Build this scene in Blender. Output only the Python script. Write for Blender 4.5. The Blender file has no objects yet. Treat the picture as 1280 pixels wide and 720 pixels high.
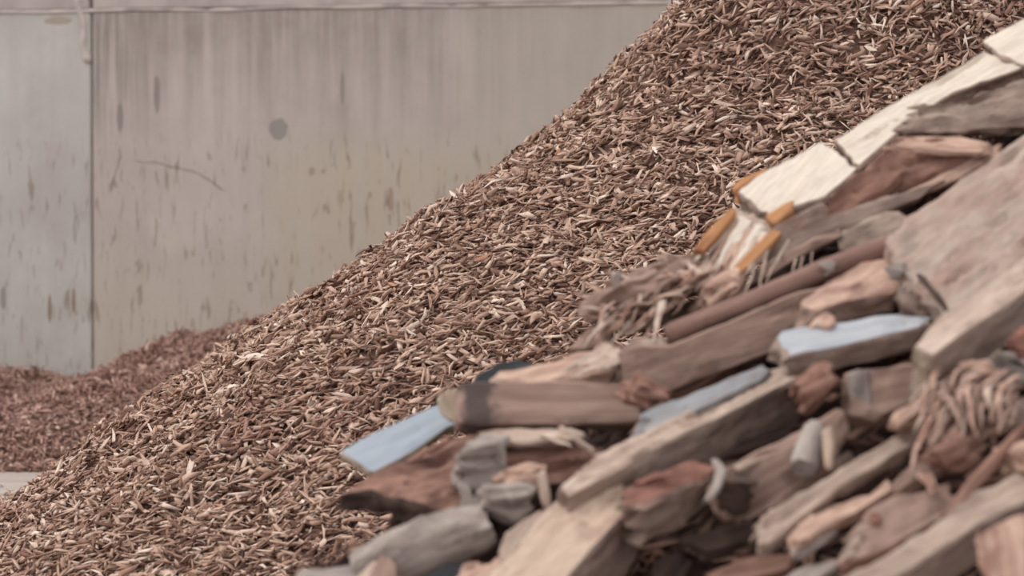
import bpy, bmesh, math, random
import numpy as np
from mathutils import Vector, Matrix, Euler, noise

random.seed(7)
rng = np.random.default_rng(11)
C = bpy.context.scene.collection
SC = bpy.context.scene

# ------------------------------------------------------------------ camera, light, exposure
F_PX = 3556.0                      # 100 mm lens on a 36 mm sensor, 1280 px wide
PITCH = math.radians(1.53)
CAM_Z = 1.2
cam_data = bpy.data.cameras.new('camera')
cam_data.lens = 100.0
cam_data.sensor_width = 36.0
cam_data.clip_start = 0.1
cam_data.clip_end = 300
cam_data.dof.use_dof = True
cam_data.dof.focus_distance = 9.9
cam_data.dof.aperture_fstop = 2.9
cam = bpy.data.objects.new('camera', cam_data)
C.objects.link(cam)
cam.location = (0, 0, CAM_Z)
cam.rotation_euler = (math.pi / 2 - PITCH, 0, 0)
SC.camera = cam

world = bpy.data.worlds.new('overcast_sky')
SC.world = world
world.use_nodes = True
wn = world.node_tree
wn.nodes.clear()
w_out = wn.nodes.new('ShaderNodeOutputWorld')
w_bg = wn.nodes.new('ShaderNodeBackground')
w_tc = wn.nodes.new('ShaderNodeTexCoord')
w_sep = wn.nodes.new('ShaderNodeSeparateXYZ')
w_rmp = wn.nodes.new('ShaderNodeValToRGB')
w_rmp.color_ramp.elements[0].position = 0.0
w_rmp.color_ramp.elements[0].color = (0.80, 0.80, 0.82, 1)
w_rmp.color_ramp.elements[1].position = 0.9
w_rmp.color_ramp.elements[1].color = (1.0, 0.99, 1.0, 1)
wn.links.new(w_tc.outputs['Generated'], w_sep.inputs[0])
wn.links.new(w_sep.outputs['Z'], w_rmp.inputs[0])
wn.links.new(w_rmp.outputs[0], w_bg.inputs['Color'])
wn.links.new(w_bg.outputs[0], w_out.inputs['Surface'])
w_bg.inputs['Strength'].default_value = 1.08

sun_data = bpy.data.lights.new('veiled_sun', 'SUN')
sun_data.energy = 1.5
sun_data.angle = math.radians(22)
sun_data.color = (1.0, 0.95, 0.90)
sun = bpy.data.objects.new('veiled_sun', sun_data)
C.objects.link(sun)
sun_dir = Vector((-0.50, -0.05, 0.86)).normalized()       # towards the sun
sun.rotation_euler = sun_dir.to_track_quat('Z', 'Y').to_euler()
sun.location = (-4, 2, 8)

SC.view_settings.view_transform = 'Standard'
SC.view_settings.look = 'None'
SC.view_settings.gamma = 1.0
SC.view_settings.use_curve_mapping = False
SC.view_settings.exposure = 0.07


# ------------------------------------------------------------------ helpers
def lin(c):
    out = []
    for v in c:
        v = v / 255.0
        out.append(v / 12.92 if v <= 0.04045 else ((v + 0.055) / 1.055) ** 2.4)
    return (out[0], out[1], out[2], 1.0)


def ray(px, py):
    """direction through a point of the view, scaled to advance one metre along Y"""
    u = (px - 640) / F_PX
    v = -(py - 360) / F_PX
    y = math.cos(PITCH) + v * math.sin(PITCH)
    z = v * math.cos(PITCH) - math.sin(PITCH)
    return Vector((u / y, 1.0, z / y))


def at(px, py, Y):
    return Vector((0, 0, CAM_Z)) + ray(px, py) * Y


def project(x, y, z):
    c, s = math.cos(PITCH), math.sin(PITCH)
    zz = z - CAM_Z
    d = y * c - zz * s
    v = y * s + zz * c
    return 640 + F_PX * x / d, 360 - F_PX * v / d


def tag(o, label=None, cat=None, group=None, kind=None):
    if label: o['label'] = label
    if cat: o['category'] = cat
    if group: o['group'] = group
    if kind: o['kind'] = kind
    return o


def link_mesh(name, me, parent=None):
    o = bpy.data.objects.new(name, me)
    C.objects.link(o)
    if parent is not None:
        o.parent = parent
    return o


# ------------------------------------------------------------------ materials
class NT:
    def __init__(self, name):
        self.m = bpy.data.materials.new(name)
        self.m.use_nodes = True
        self.t = self.m.node_tree
        self.t.nodes.clear()
        self.out = self.n('ShaderNodeOutputMaterial')
        self.b = self.n('ShaderNodeBsdfPrincipled')
        self.l(self.b.outputs[0], self.out.inputs['Surface'])
        self.b.inputs['Roughness'].default_value = 0.85
        self.b.inputs['Specular IOR Level'].default_value = 0.25

    def n(self, kind, **kw):
        nd = self.t.nodes.new(kind)
        for k, v in kw.items():
            setattr(nd, k, v)
        return nd

    def l(self, a, b):
        self.t.links.new(a, b)

    def set(self, sock, v):
        if hasattr(v, 'is_linked') or isinstance(v, bpy.types.NodeSocket):
            self.l(v, sock)
        else:
            sock.default_value = v

    def math(self, op, a, b=0.0, c=0.0, clamp=False):
        nd = self.n('ShaderNodeMath', operation=op, use_clamp=clamp)
        self.set(nd.inputs[0], a); self.set(nd.inputs[1], b); self.set(nd.inputs[2], c)
        return nd.outputs[0]

    def mapping(self, vec, scale=(1, 1, 1), loc=(0, 0, 0)):
        nd = self.n('ShaderNodeMapping')
        self.l(vec, nd.inputs['Vector'])
        nd.inputs['Scale'].default_value = scale
        if isinstance(loc, tuple): nd.inputs['Location'].default_value = loc
        else: self.l(loc, nd.inputs['Location'])
        return nd.outputs[0]

    def noise(self, vec, scale=1.0, detail=3.0, rough=0.55):
        nd = self.n('ShaderNodeTexNoise')
        self.l(vec, nd.inputs['Vector'])
        nd.inputs['Scale'].default_value = scale
        nd.inputs['Detail'].default_value = detail
        nd.inputs['Roughness'].default_value = rough
        return nd.outputs[0]

    def ss(self, v, a, b, lo=0.0, hi=1.0):
        nd = self.n('ShaderNodeMapRange', interpolation_type='SMOOTHSTEP')
        self.set(nd.inputs['Value'], v)
        nd.inputs['From Min'].default_value = a
        nd.inputs['From Max'].default_value = b
        nd.inputs['To Min'].default_value = lo
        nd.inputs['To Max'].default_value = hi
        return nd.outputs[0]

    def mix(self, f, a, b, blend='MIX'):
        nd = self.n('ShaderNodeMix', data_type='RGBA', blend_type=blend)
        self.set(nd.inputs[0], f); self.set(nd.inputs[6], a); self.set(nd.inputs[7], b)
        return nd.outputs[2]

    def ramp(self, f, stops):
        nd = self.n('ShaderNodeValToRGB')
        els = nd.color_ramp.elements
        while len(els) < len(stops):
            els.new(0.5)
        for e, (p, c) in zip(els, stops):
            e.position = p
            e.color = lin(c)
        self.l(f, nd.inputs[0])
        return nd.outputs[0]

    def bump(self, h, strength=0.5, dist=0.004):
        nd = self.n('ShaderNodeBump')
        nd.inputs['Strength'].default_value = strength
        nd.inputs['Distance'].default_value = dist
        self.l(h, nd.inputs['Height'])
        self.l(nd.outputs[0], self.b.inputs['Normal'])


def wood(name, light, dark, stain=None, stain_amt=0.5, grain=34.0, contrast=0.7, rough=0.85, patch=6.0):
    """grain runs along the object's own X axis"""
    m = NT(name)
    tc = m.n('ShaderNodeTexCoord')
    oi = m.n('ShaderNodeObjectInfo')
    off = m.n('ShaderNodeCombineXYZ')
    r = m.math('MULTIPLY', oi.outputs['Random'], 37.0)
    m.l(r, off.inputs[0]); m.l(r, off.inputs[1])
    v = m.mapping(tc.outputs['Object'], (2.6, grain, grain), off.outputs[0])
    g = m.noise(v, 1.0, 5, 0.65)
    f = m.ss(g, 0.5 - 0.35 * (1.2 - contrast), 0.5 + 0.35 * (1.2 - contrast))
    col = m.mix(f, lin(dark), lin(light))
    v2 = m.mapping(tc.outputs['Object'], (patch * 0.6, patch * 1.7, patch * 1.7), off.outputs[0])
    p = m.noise(v2, 1.0, 5, 0.6)
    if stain is not None:
        col = m.mix(m.ss(p, 0.62 - 0.22 * stain_amt, 0.72 - 0.1 * stain_amt, 0, 0.85), col, lin(stain))
    if name != 'fresh_cream_wood':
        dirt = m.noise(m.mapping(tc.outputs['Object'], (7, 12, 12), off.outputs[0]), 1.0, 6, 0.7)
        col = m.mix(m.ss(dirt, 0.52, 0.66, 0, 0.45), col, lin(tuple(c * 0.72 for c in dark)))
        col = m.mix(m.ss(dirt, 0.42, 0.30, 0, 0.40), col, lin(tuple(min(255, c * 1.12) for c in light)))
    v3 = m.mapping(tc.outputs['Object'], (9, 60, 60), off.outputs[0])
    fine = m.noise(v3, 1.0, 3, 0.7)
    col = m.mix(m.ss(fine, 0.3, 0.75, 0, 0.35), col, lin(tuple(c * 0.62 for c in dark)))
    m.l(col, m.b.inputs['Base Color'])
    m.b.inputs['Roughness'].default_value = rough
    h = m.math('ADD', g, m.math('MULTIPLY', fine, 0.6))
    m.bump(h, 0.8, 0.006)
    return m.m


M = {}
M['cream'] = wood('fresh_cream_wood', (221, 208, 194), (213, 198, 182), (196, 176, 158), 0.35, contrast=0.0)
M['cream_dull'] = wood('dull_cream_wood', (206, 185, 170), (178, 154, 139), (150, 126, 112), 0.5)
M['yellow'] = wood('yellowed_wood', (204, 182, 162), (186, 160, 142), (172, 138, 122), 0.6, contrast=0.4)
M['taupe'] = wood('taupe_wood', (170, 143, 130), (148, 121, 109), (126, 100, 90), 0.4, contrast=0.3)
M['taupe_grey'] = wood('grey_taupe_wood', (170, 150, 138), (142, 121, 110), (124, 96, 86), 0.5)
M['greybeige'] = wood('weathered_greybeige_wood', (184, 163, 148), (150, 129, 116), (126, 104, 94), 0.4)
M['pinkish'] = wood('pinkish_torn_wood', (210, 178, 160), (172, 138, 122), (140, 102, 88), 0.5)
M['red'] = wood('reddish_brown_wood', (166, 128, 113), (130, 96, 84), (100, 68, 60), 0.6)
M['redrail'] = wood('red_brown_rail_wood', (150, 119, 108), (126, 97, 88), (104, 78, 70), 0.3, contrast=0.3)
M['rust'] = wood('rust_red_wood', (158, 113, 99), (122, 84, 74), (100, 68, 60), 0.5)
M['dark'] = wood('dark_brown_wood', (96, 78, 70), (70, 55, 50), (52, 40, 38), 0.5)
M['grey'] = wood('silver_grey_wood', (174, 162, 154), (146, 133, 127), (120, 106, 100), 0.5)
M['bluegrey'] = wood('blue_grey_weathered_wood', (156, 154, 155), (128, 122, 121), (112, 98, 92), 0.6)
M['log'] = wood('grey_log_bark', (184, 171, 162), (148, 134, 127), (112, 98, 92), 0.5, patch=12)
M['slab'] = wood('pale_slab_wood', (190, 173, 160), (170, 150, 137), (162, 130, 118), 0.95, contrast=0.3, patch=4.0)
M['orange'] = wood('orange_varnish', (190, 142, 100), (168, 114, 76), (146, 92, 64), 0.4)
M['black'] = wood('charred_black_sheet', (46, 48, 52), (32, 33, 36), (72, 74, 76), 0.35, rough=0.6)
M['end'] = wood('sawn_end_grain', (188, 172, 154), (156, 136, 118), (120, 98, 84), 0.4)


def paint(name, col, worn, under):
    m = NT(name)
    tc = m.n('ShaderNodeTexCoord')
    v = m.mapping(tc.outputs['Object'], (9, 40, 40))
    g = m.noise(v, 1.0, 4, 0.6)
    v2 = m.mapping(tc.outputs['Object'], (22, 34, 34))
    w = m.noise(v2, 1.0, 5, 0.65)
    c = m.mix(m.ss(g, 0.35, 0.7), lin(col), lin(worn))
    c = m.mix(m.ss(w, 0.64, 0.74), c, lin(under))
    m.l(c, m.b.inputs['Base Color'])
    m.b.inputs['Roughness'].default_value = 0.55
    m.bump(g, 0.4, 0.003)
    return m.m


M['blue'] = paint('faded_blue_paint', (147, 156, 166), (158, 165, 173), (168, 160, 152))
M['blue2'] = paint('pale_blue_grey_paint', (160, 164, 171), (176, 176, 179), (186, 168, 154))
M['blue3'] = paint('dull_blue_paint_flakes', (144, 146, 150), (140, 135, 134), (126, 112, 104))


def burnt(name):
    """taupe timber whose left end is smoked black"""
    m = NT(name)
    tc = m.n('ShaderNodeTexCoord')
    v = m.mapping(tc.outputs['Object'], (2.6, 34, 34))
    g = m.noise(v, 1.0, 5, 0.6)
    col = m.mix(m.ss(g, 0.35, 0.65), lin((142, 116, 105)), lin((166, 139, 126)))
    sep = m.n('ShaderNodeSeparateXYZ')
    m.l(tc.outputs['Object'], sep.inputs[0])
    n2 = m.noise(m.mapping(tc.outputs['Object'], (16, 16, 16)), 1.0, 4, 0.6)
    x = m.math('ADD', sep.outputs[0], m.math('MULTIPLY', n2, 0.10))
    a = m.math('MULTIPLY', m.ss(x, -0.17, -0.15), m.ss(x, -0.07, -0.10))
    col = m.mix(m.math('MULTIPLY', a, 0.85), col, lin((74, 66, 66)))
    m.l(col, m.b.inputs['Base Color'])
    m.bump(g, 0.6, 0.005)
    return m.m


M['burnt'] = burnt('smoke_marked_taupe_wood')


def chip_mat(name, stops, island=True, blotch=True):
    m = NT(name)
    tc = m.n('ShaderNodeTexCoord')
    if island:
        geo = m.n('ShaderNodeNewGeometry')
        f = geo.outputs['Random Per Island']
    else:
        oi = m.n('ShaderNodeObjectInfo')
        f = oi.outputs['Random']
    col = m.ramp(f, stops)
    if blotch:
        n1 = m.noise(tc.outputs['Object'], 1.7, 4, 0.6)
        col = m.mix(m.ss(n1, 0.46, 0.72, 0, 0.40), col, lin((134, 94, 82)))
    n2 = m.noise(tc.outputs['Object'], 90, 2, 0.5)
    col = m.mix(m.ss(n2, 0.35, 0.75, 0, 0.22), col, lin((104, 74, 60)))
    m.l(col, m.b.inputs['Base Color'])
    m.b.inputs['Roughness'].default_value = 0.8
    return m.m


M['chips'] = chip_mat('mixed_wood_chips', [
    (0.0, (86, 62, 54)), (0.10, (126, 94, 80)), (0.30, (160, 127, 110)), (0.55, (184, 151, 133)),
    (0.80, (203, 173, 154)), (0.95, (222, 198, 181)), (1.0, (234, 214, 198))])
M['chips_back'] = chip_mat('reddish_fine_chips', [
    (0.0, (104, 76, 68)), (0.25, (142, 109, 98)), (0.55, (170, 134, 121)), (0.85, (190, 154, 140)), (1.0, (220, 192, 176))])
M['chip_pale'] = chip_mat('pale_chip', [(0.0, (210, 184, 164)), (1.0, (230, 210, 194))], False, False)
M['chip_tan'] = chip_mat('tan_chip', [(0.0, (172, 138, 122)), (1.0, (200, 168, 150))], False, False)
M['chip_dark'] = chip_mat('dark_bark_chip', [(0.0, (84, 60, 54)), (1.0, (116, 82, 70))], False, False)
M['chip_orange'] = chip_mat('orange_chip', [(0.0, (190, 140, 110)), (1.0, (182, 130, 104))], False, False)


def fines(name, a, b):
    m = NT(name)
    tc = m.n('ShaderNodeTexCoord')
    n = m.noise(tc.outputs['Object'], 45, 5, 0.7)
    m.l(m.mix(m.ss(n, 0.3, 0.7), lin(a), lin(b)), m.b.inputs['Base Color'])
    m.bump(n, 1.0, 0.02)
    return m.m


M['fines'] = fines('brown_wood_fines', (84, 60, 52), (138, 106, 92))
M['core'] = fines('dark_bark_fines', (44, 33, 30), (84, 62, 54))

# ------------------------------------------------------------------ ground and wall
def ground_mat():
    m = NT('swept_concrete_yard')
    tc = m.n('ShaderNodeTexCoord')
    a = m.noise(m.mapping(tc.outputs['Object'], (0.5, 5, 1)), 1.0, 5, 0.6)
    b = m.noise(m.mapping(tc.outputs['Object'], (7, 16, 1)), 1.0, 5, 0.7)
    col = m.mix(m.ss(a, 0.35, 0.65), lin((160, 147, 139)), lin((178, 167, 159)))
    col = m.mix(m.ss(b, 0.5, 0.75, 0, 0.4), col, lin((128, 108, 98)))
    m.l(col, m.b.inputs['Base Color'])
    m.bump(b, 0.3, 0.004)
    return m.m


bm = bmesh.new()
bmesh.ops.create_grid(bm, x_segments=30, y_segments=30, size=20)
for v in bm.verts:
    v.co.z = 0.004 * noise.noise(v.co * 0.7)
me = bpy.data.meshes.new('floor'); bm.to_mesh(me); bm.free()
fl = link_mesh('floor', me)
fl.location = (0, 9.5, 0)
me.materials.append(ground_mat())
tag(fl, 'pale grey concrete yard ground showing at the foot of the heaps', 'ground', kind='structure')

W_YAW = math.radians(-11.0)
W_ORG = Vector((-2.44, 16.6, 0))
W_U = Vector((math.cos(W_YAW), math.sin(W_YAW), 0))
W_N = Vector((math.sin(W_YAW), -math.cos(W_YAW), 0))      # towards the camera


def on_wall(px, py):
    r = ray(px, py)
    o = Vector((0, 0, CAM_Z))
    t = (W_ORG - o).dot(W_N) / r.dot(W_N)
    p = o + r * t
    return (p - W_ORG).dot(W_U), p.z


def wall_mat(name, left):
    m = NT(name)
    tc = m.n('ShaderNodeTexCoord')
    P = tc.outputs['Object']
    sep = m.n('ShaderNodeSeparateXYZ'); m.l(P, sep.inputs[0])
    U, Z = sep.outputs[0], sep.outputs[2]
    big = m.noise(m.mapping(P, (0.9, 1, 1.1)), 1.0, 4, 0.55)
    mid = m.noise(m.mapping(P, (4, 1, 3)), 1.0, 5, 0.6)
    streak = m.noise(m.mapping(P, (11, 1, 0.55)), 1.0, 4, 0.6)
    streak2 = m.noise(m.mapping(P, (26, 1, 1.2), (3, 0, 5)), 1.0, 3, 0.6)
    drip = m.noise(m.mapping(P, (30, 1, 5.5), (9, 0, 2)), 1.0, 3, 0.55)
    drip.node.inputs['Distortion'].default_value = 0.8
    if left:
        col = m.mix(m.ss(big, 0.35, 0.65), lin((190, 185, 178)), lin((204, 202, 194)))
    else:
        col = m.mix(m.ss(big, 0.35, 0.65), lin((194, 183, 175)), lin((203, 192, 184)))
    col = m.mix(m.ss(mid, 0.4, 0.75, 0, 0.30), col, lin((172, 161, 155)))
    col = m.mix(m.ss(streak, 0.35, 0.7, 0, 0.25), col, lin((178, 168, 160)))
    mott = m.noise(m.mapping(P, (2.2, 1, 2.6), (5, 0, 1)), 1.0, 6, 0.65)
    col = m.mix(m.ss(mott, 0.5, 0.72, 0, 0.35), col, lin((170, 160, 155)))
    z_top = on_wall(300, 12)[1]
    if not left:
        # ochre film on the middle and lower part, with ragged upper limit
        u0, _ = on_wall(330, 250)
        _, z1 = on_wall(400, 175)
        ub = m.math('ADD', U, m.math('MULTIPLY', mid, 0.6))
        zb = m.math('ADD', Z, m.math('MULTIPLY', m.math('SUBTRACT', streak2, 0.5), 0.5))
        ub = m.math('ADD', ub, m.math('MULTIPLY', m.math('SUBTRACT', streak2, 0.5), 0.9))
        film = m.math('MULTIPLY', m.ss(zb, z1 + 0.14, z1 - 0.18), m.ss(ub, u0 + 0.10, u0 + 0.60))
        film2 = m.ss(zb, 1.25, 0.55, 0, 0.65)
        film = m.math('MAXIMUM', film, film2)
        film = m.math('MULTIPLY', film, m.ss(streak, 0.25, 0.6, 0.5, 1.0))
        col = m.mix(m.math('MULTIPLY', film, 0.72), col, lin((194, 181, 162)))
        # right end turns greenish beige
        u2 = on_wall(560, 60)[0]
        col = m.mix(m.ss(U, u2 - 0.3, u2 + 0.5, 0, 0.55), col, lin((186, 176, 162)))
        # dirt washed down from the ledge
        dz = m.math('ADD', Z, m.math('MULTIPLY', m.math('SUBTRACT', streak, 0.5), 1.1))
        dirt = m.ss(dz, z_top - 0.75, z_top + 0.02)
        dirt = m.math('MULTIPLY', dirt, m.ss(streak2, 0.28, 0.6, 0.6, 1.0))
        dirt = m.math('MULTIPLY', dirt, m.ss(U, u2 + 0.9, u2 - 0.6, 0.3, 1.0))
        dirt = m.math('MULTIPLY', dirt, m.ss(mott, 0.25, 0.6, 0.45, 1.0))
        col = m.mix(m.math('MULTIPLY', dirt, 0.62), col, lin((124, 112, 104)))
        # edge dirt along the joint
        e = m.math('MULTIPLY', m.ss(U, 0.42, 0.08), m.ss(Z, 1.3, 2.1))
        col = m.mix(m.math('MULTIPLY', m.math('MULTIPLY', e, m.ss(streak2, 0.4, 0.62)), 0.55), col, lin((126, 115, 110)))
    # short rust and algae drips
    band = m.math('MULTIPLY', m.ss(mott, 0.35, 0.5), m.ss(Z, 1.72, 1.5))
    dr = m.math('MULTIPLY', m.ss(drip, 0.56, 0.66), band)
    col = m.mix(m.math('MULTIPLY', dr, 0.50), col, lin((122, 100, 82)))

    def spot(px, py, ru, rz, colr, amt, ragged=0.4):
        u, z = on_wall(px, py)
        du = m.math('DIVIDE', m.math('SUBTRACT', U, u), ru)
        dz = m.math('DIVIDE', m.math('SUBTRACT', Z, z), rz)
        d = m.math('SQRT', m.math('ADD', m.math('MULTIPLY', du, du), m.math('MULTIPLY', dz, dz)))
        rag = m.noise(m.mapping(P, (14, 1, 14), (px * 0.1, 0, py * 0.1)), 1.0, 4, 0.6)
        d = m.math('ADD', d, m.math('MULTIPLY', m.math('SUBTRACT', rag, 0.5), ragged * 2))
        return m.mix(m.ss(d, 1.05, 0.85, 0, amt), col, lin(colr))

    def crack(cu, cz, r, a0, b0, a1, b1, wd, amt):
        du = m.math('SUBTRACT', U, cu); dz = m.math('SUBTRACT', Z, cz)
        d = m.math('SQRT', m.math('ADD', m.math('MULTIPLY', du, du), m.math('MULTIPLY', dz, dz)))
        wob = m.math('MULTIPLY', m.math('SUBTRACT', m.noise(m.mapping(P, (9, 1, 9)), 1.0, 3), 0.5), 0.07)
        k = m.ss(m.math('ABSOLUTE', m.math('ADD', m.math('SUBTRACT', d, r), wob)), wd, wd * 0.3)
        k = m.math('MULTIPLY', k, m.math('MULTIPLY', m.ss(U, a0, a0 + 0.05), m.ss(U, a1, a1 - 0.05)))
        k = m.math('MULTIPLY', k, m.math('MULTIPLY', m.ss(Z, b0, b0 + 0.05), m.ss(Z, b1, b1 - 0.05)))
        return m.mix(m.math('MULTIPLY', k, amt), col, lin((116, 104, 100)))

    if left:
        col = spot(62, 385, 0.012, 0.09, (128, 92, 66), 0.7)
        col = spot(92, 375, 0.012, 0.08, (132, 100, 74), 0.6)
        col = spot(4, 372, 0.02, 0.07, (128, 116, 108), 0.6)
        col = spot(72, 26, 0.09, 0.025, (150, 128, 98), 0.5)
    else:
        col = spot(348, 161, 0.058, 0.068, (142, 138, 131), 0.75, 0.5)
        col = spot(488, 250, 0.018, 0.075, (150, 112, 92), 0.55)
        col = spot(390, 214, 0.022, 0.03, (140, 122, 108), 0.5, 0.8)
        col = spot(150, 148, 0.02, 0.09, (126, 116, 112), 0.6)
        col = spot(196, 118, 0.02, 0.12, (130, 120, 116), 0.6)
        col = spot(428, 110, 0.015, 0.10, (128, 118, 114), 0.5)
        a = on_wall(165, 208); b = on_wall(285, 245)
        col = crack((a[0] + b[0]) / 2 - 0.22, a[1] - 0.78, 0.80, a[0], b[1] - 0.1, b[0], a[1] + 0.3, 0.010, 0.5)
        a = on_wall(128, 245); b = on_wall(146, 180)
        col = crack(a[0] - 0.55, b[1], 0.66, a[0] - 0.1, a[1], b[0] + 0.1, b[1], 0.009, 0.6)
    m.l(col, m.b.inputs['Base Color'])
    m.b.inputs['Roughness'].default_value = 0.9
    m.bump(m.math('ADD', mid, streak2), 0.15, 0.008)
    return m.m


def wall_box(name, u0, u1, z0, z1, thick, proud, mat, label):
    bm = bmesh.new()
    bmesh.ops.create_cube(bm, size=1.0)
    for v in bm.verts:
        v.co = Vector((u0 + (v.co.x + 0.5) * (u1 - u0), -proud + (v.co.y + 0.5) * thick, z0 + (v.co.z + 0.5) * (z1 - z0)))
    bmesh.ops.bevel(bm, geom=bm.edges[:], offset=0.008, segments=2, affect='EDGES')
    me = bpy.data.meshes.new(name); bm.to_mesh(me); bm.free()
    me.materials.append(mat)
    o = link_mesh(name, me)
    o.location = W_ORG
    o.rotation_euler = (0, 0, W_YAW)
    return tag(o, label, 'wall', kind='structure')


mL, mR = wall_mat('concrete_panel_pale', True), wall_mat('concrete_panel_stained', False)
mU = NT('concrete_upper_course')
_tc = mU.n('ShaderNodeTexCoord')
_n = mU.noise(mU.mapping(_tc.outputs['Object'], (5, 1, 3)), 1.0, 5, 0.6)
mU.l(mU.mix(mU.ss(_n, 0.35, 0.7), lin((192, 180, 174)), lin((172, 160, 155))), mU.b.inputs['Base Color'])
mU = mU.m
uj = on_wall(115, 240)[0]
zt = on_wall(300, 12)[1]
wall_box('wall_back', -8.0, uj - 0.004, -0.1, zt, 0.5, 0.0, mL, 'pale greenish grey concrete wall panel at the far left of the yard')
wall_box('wall_back', uj + 0.004, 9.0, -0.1, zt, 0.5, 0.0, mR, 'pinkish grey concrete wall panel with dark streaks behind the chip heap')
wall_box('wall_back', -8.0, uj - 0.010, zt + 0.012, zt + 1.2, 0.5, 0.006, mU, 'upper concrete course above the pale left panel')
wall_box('wall_back', uj + 0.010, 9.0, zt + 0.012, zt + 1.2, 0.5, 0.006, mU, 'upper concrete course above the streaked panel')
mJ = NT('dark_joint_filler'); mJ.b.inputs['Base Color'].default_value = lin((140, 128, 122)); mJ = mJ.m
wall_box('trim_1', uj - 0.05, uj + 0.05, 0, zt + 1.1, 0.2, -0.022, mJ, 'dark recessed filler in the vertical joint between wall panels')


def bead(name, pts, rad, seed, mat, label):
    """irregular squeezed-out mortar following a line on the wall"""
    bm = bmesh.new()
    rings = []
    n = len(pts)
    for i, (u, z) in enumerate(pts):
        rr = rad * (0.75 + 0.6 * noise.noise(Vector((i * 0.23, seed, 0))) + 0.25 * noise.noise(Vector((i * 0.9, seed, 3))))
        if i in (0, n - 1): rr *= 0.2
        d = Vector((pts[min(i + 1, n - 1)][0] - pts[max(i - 1, 0)][0], 0, pts[min(i + 1, n - 1)][1] - pts[max(i - 1, 0)][1])).normalized()
        side = Vector((-d.z, 0, d.x))
        ring = []
        for k in range(8):
            a = k * math.tau / 8
            off = side * (math.cos(a) * rr) + Vector((0, -1, 0)) * (math.sin(a) * rr * 0.55)
            ring.append(bm.verts.new(Vector((u, 0.0, z)) + off))
        rings.append(ring)
    for a, b in zip(rings, rings[1:]):
        for k in range(8):
            bm.faces.new((a[k], a[(k + 1) % 8], b[(k + 1) % 8], b[k]))
    bm.faces.new(rings[0]); bm.faces.new(rings[-1])
    bmesh.ops.recalc_face_normals(bm, faces=bm.faces[:])
    me = bpy.data.meshes.new(name); bm.to_mesh(me); bm.free()
    for p in me.polygons: p.use_smooth = True
    me.materials.append(mat)
    o = link_mesh(name, me)
    o.location = W_ORG
    o.rotation_euler = (0, 0, W_YAW)
    return tag(o, label, 'mortar', kind='structure')


mB = NT('pale_mortar')
_tc = mB.n('ShaderNodeTexCoord'); _n = mB.noise(_tc.outputs['Object'], 12, 4)
mB.l(mB.mix(_n, lin((182, 170, 164)), lin((204, 192, 184))), mB.b.inputs['Base Color'])
mB = mB.m
bead('trim_2', [(-4 + 0.03 * i, zt + 0.005 + 0.012 * noise.noise(Vector((i * 0.06, 4, 1)))) for i in range(360)], 0.015, 1.7, mB,
     'pale lumpy mortar line running under the upper concrete course')
jt = []
for i in range(22):
    px = 98 + i * 0.55
    u, z = on_wall(px, -8 + i * 4.2)
    jt.append((u - 0.01 * math.sin(i * 0.5), z))
bead('trim_3', jt, 0.026, 5.1, mB, 'light smear of mortar on top of the vertical wall joint')

# ------------------------------------------------------------------ chip heap
HX, HY = 1.45, 11.4
PR = [0.0, 0.35, 0.76, 1.13, 1.706, 2.25, 2.51, 2.99, 3.5, 3.9]
PZ = [2.78, 2.48, 2.05, 1.633, 1.20, 0.847, 0.715, 0.338, 0.0, -0.25]


def prof(r):
    return float(np.interp(r, PR, PZ))


def bulge(a):
    a = a % math.tau
    t = (a - math.radians(182)) / math.radians(80)
    return 1 - 0.12 * (math.sin(math.pi * t) ** 2 if 0 < t < 1 else 0)


def heap_z(x, y, fine=True):
    dx, dy = x - HX, (y - HY)
    r = math.hypot(dx, dy)
    a = math.atan2(dy, dx)
    z = prof(r * bulge(a)) - 0.02
    w = min(1.0, max(0.0, z / 0.3))
    z += (0.06 * noise.noise(Vector((x * 1.6, y * 1.6, 2.0))) + 0.05 * noise.noise(Vector((x * 4.2, y * 4.2, 7.0)))) * w
    if fine:
        z += 0.030 * w * noise.noise(Vector((x * 10, y * 10, 1.0)))
    return z


def noise_shell(nr, na, rmax, zfun, cx, cy):
    verts = [(cx, cy, zfun(cx, cy))]
    faces = []
    for i in range(1, nr + 1):
        r = rmax * i / nr
        for k in range(na):
            a = math.tau * k / na
            x, y = cx + r * math.cos(a), cy + r * math.sin(a)
            verts.append((x, y, max(-0.03, zfun(x, y))))
    for k in range(na):
        faces.append((0, 1 + k, 1 + (k + 1) % na))
    for i in range(nr - 1):
        b0, b1 = 1 + i * na, 1 + (i + 1) * na
        for k in range(na):
            k2 = (k + 1) % na
            faces.append((b0 + k, b1 + k, b1 + k2, b0 + k2))
    return verts, faces


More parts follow.
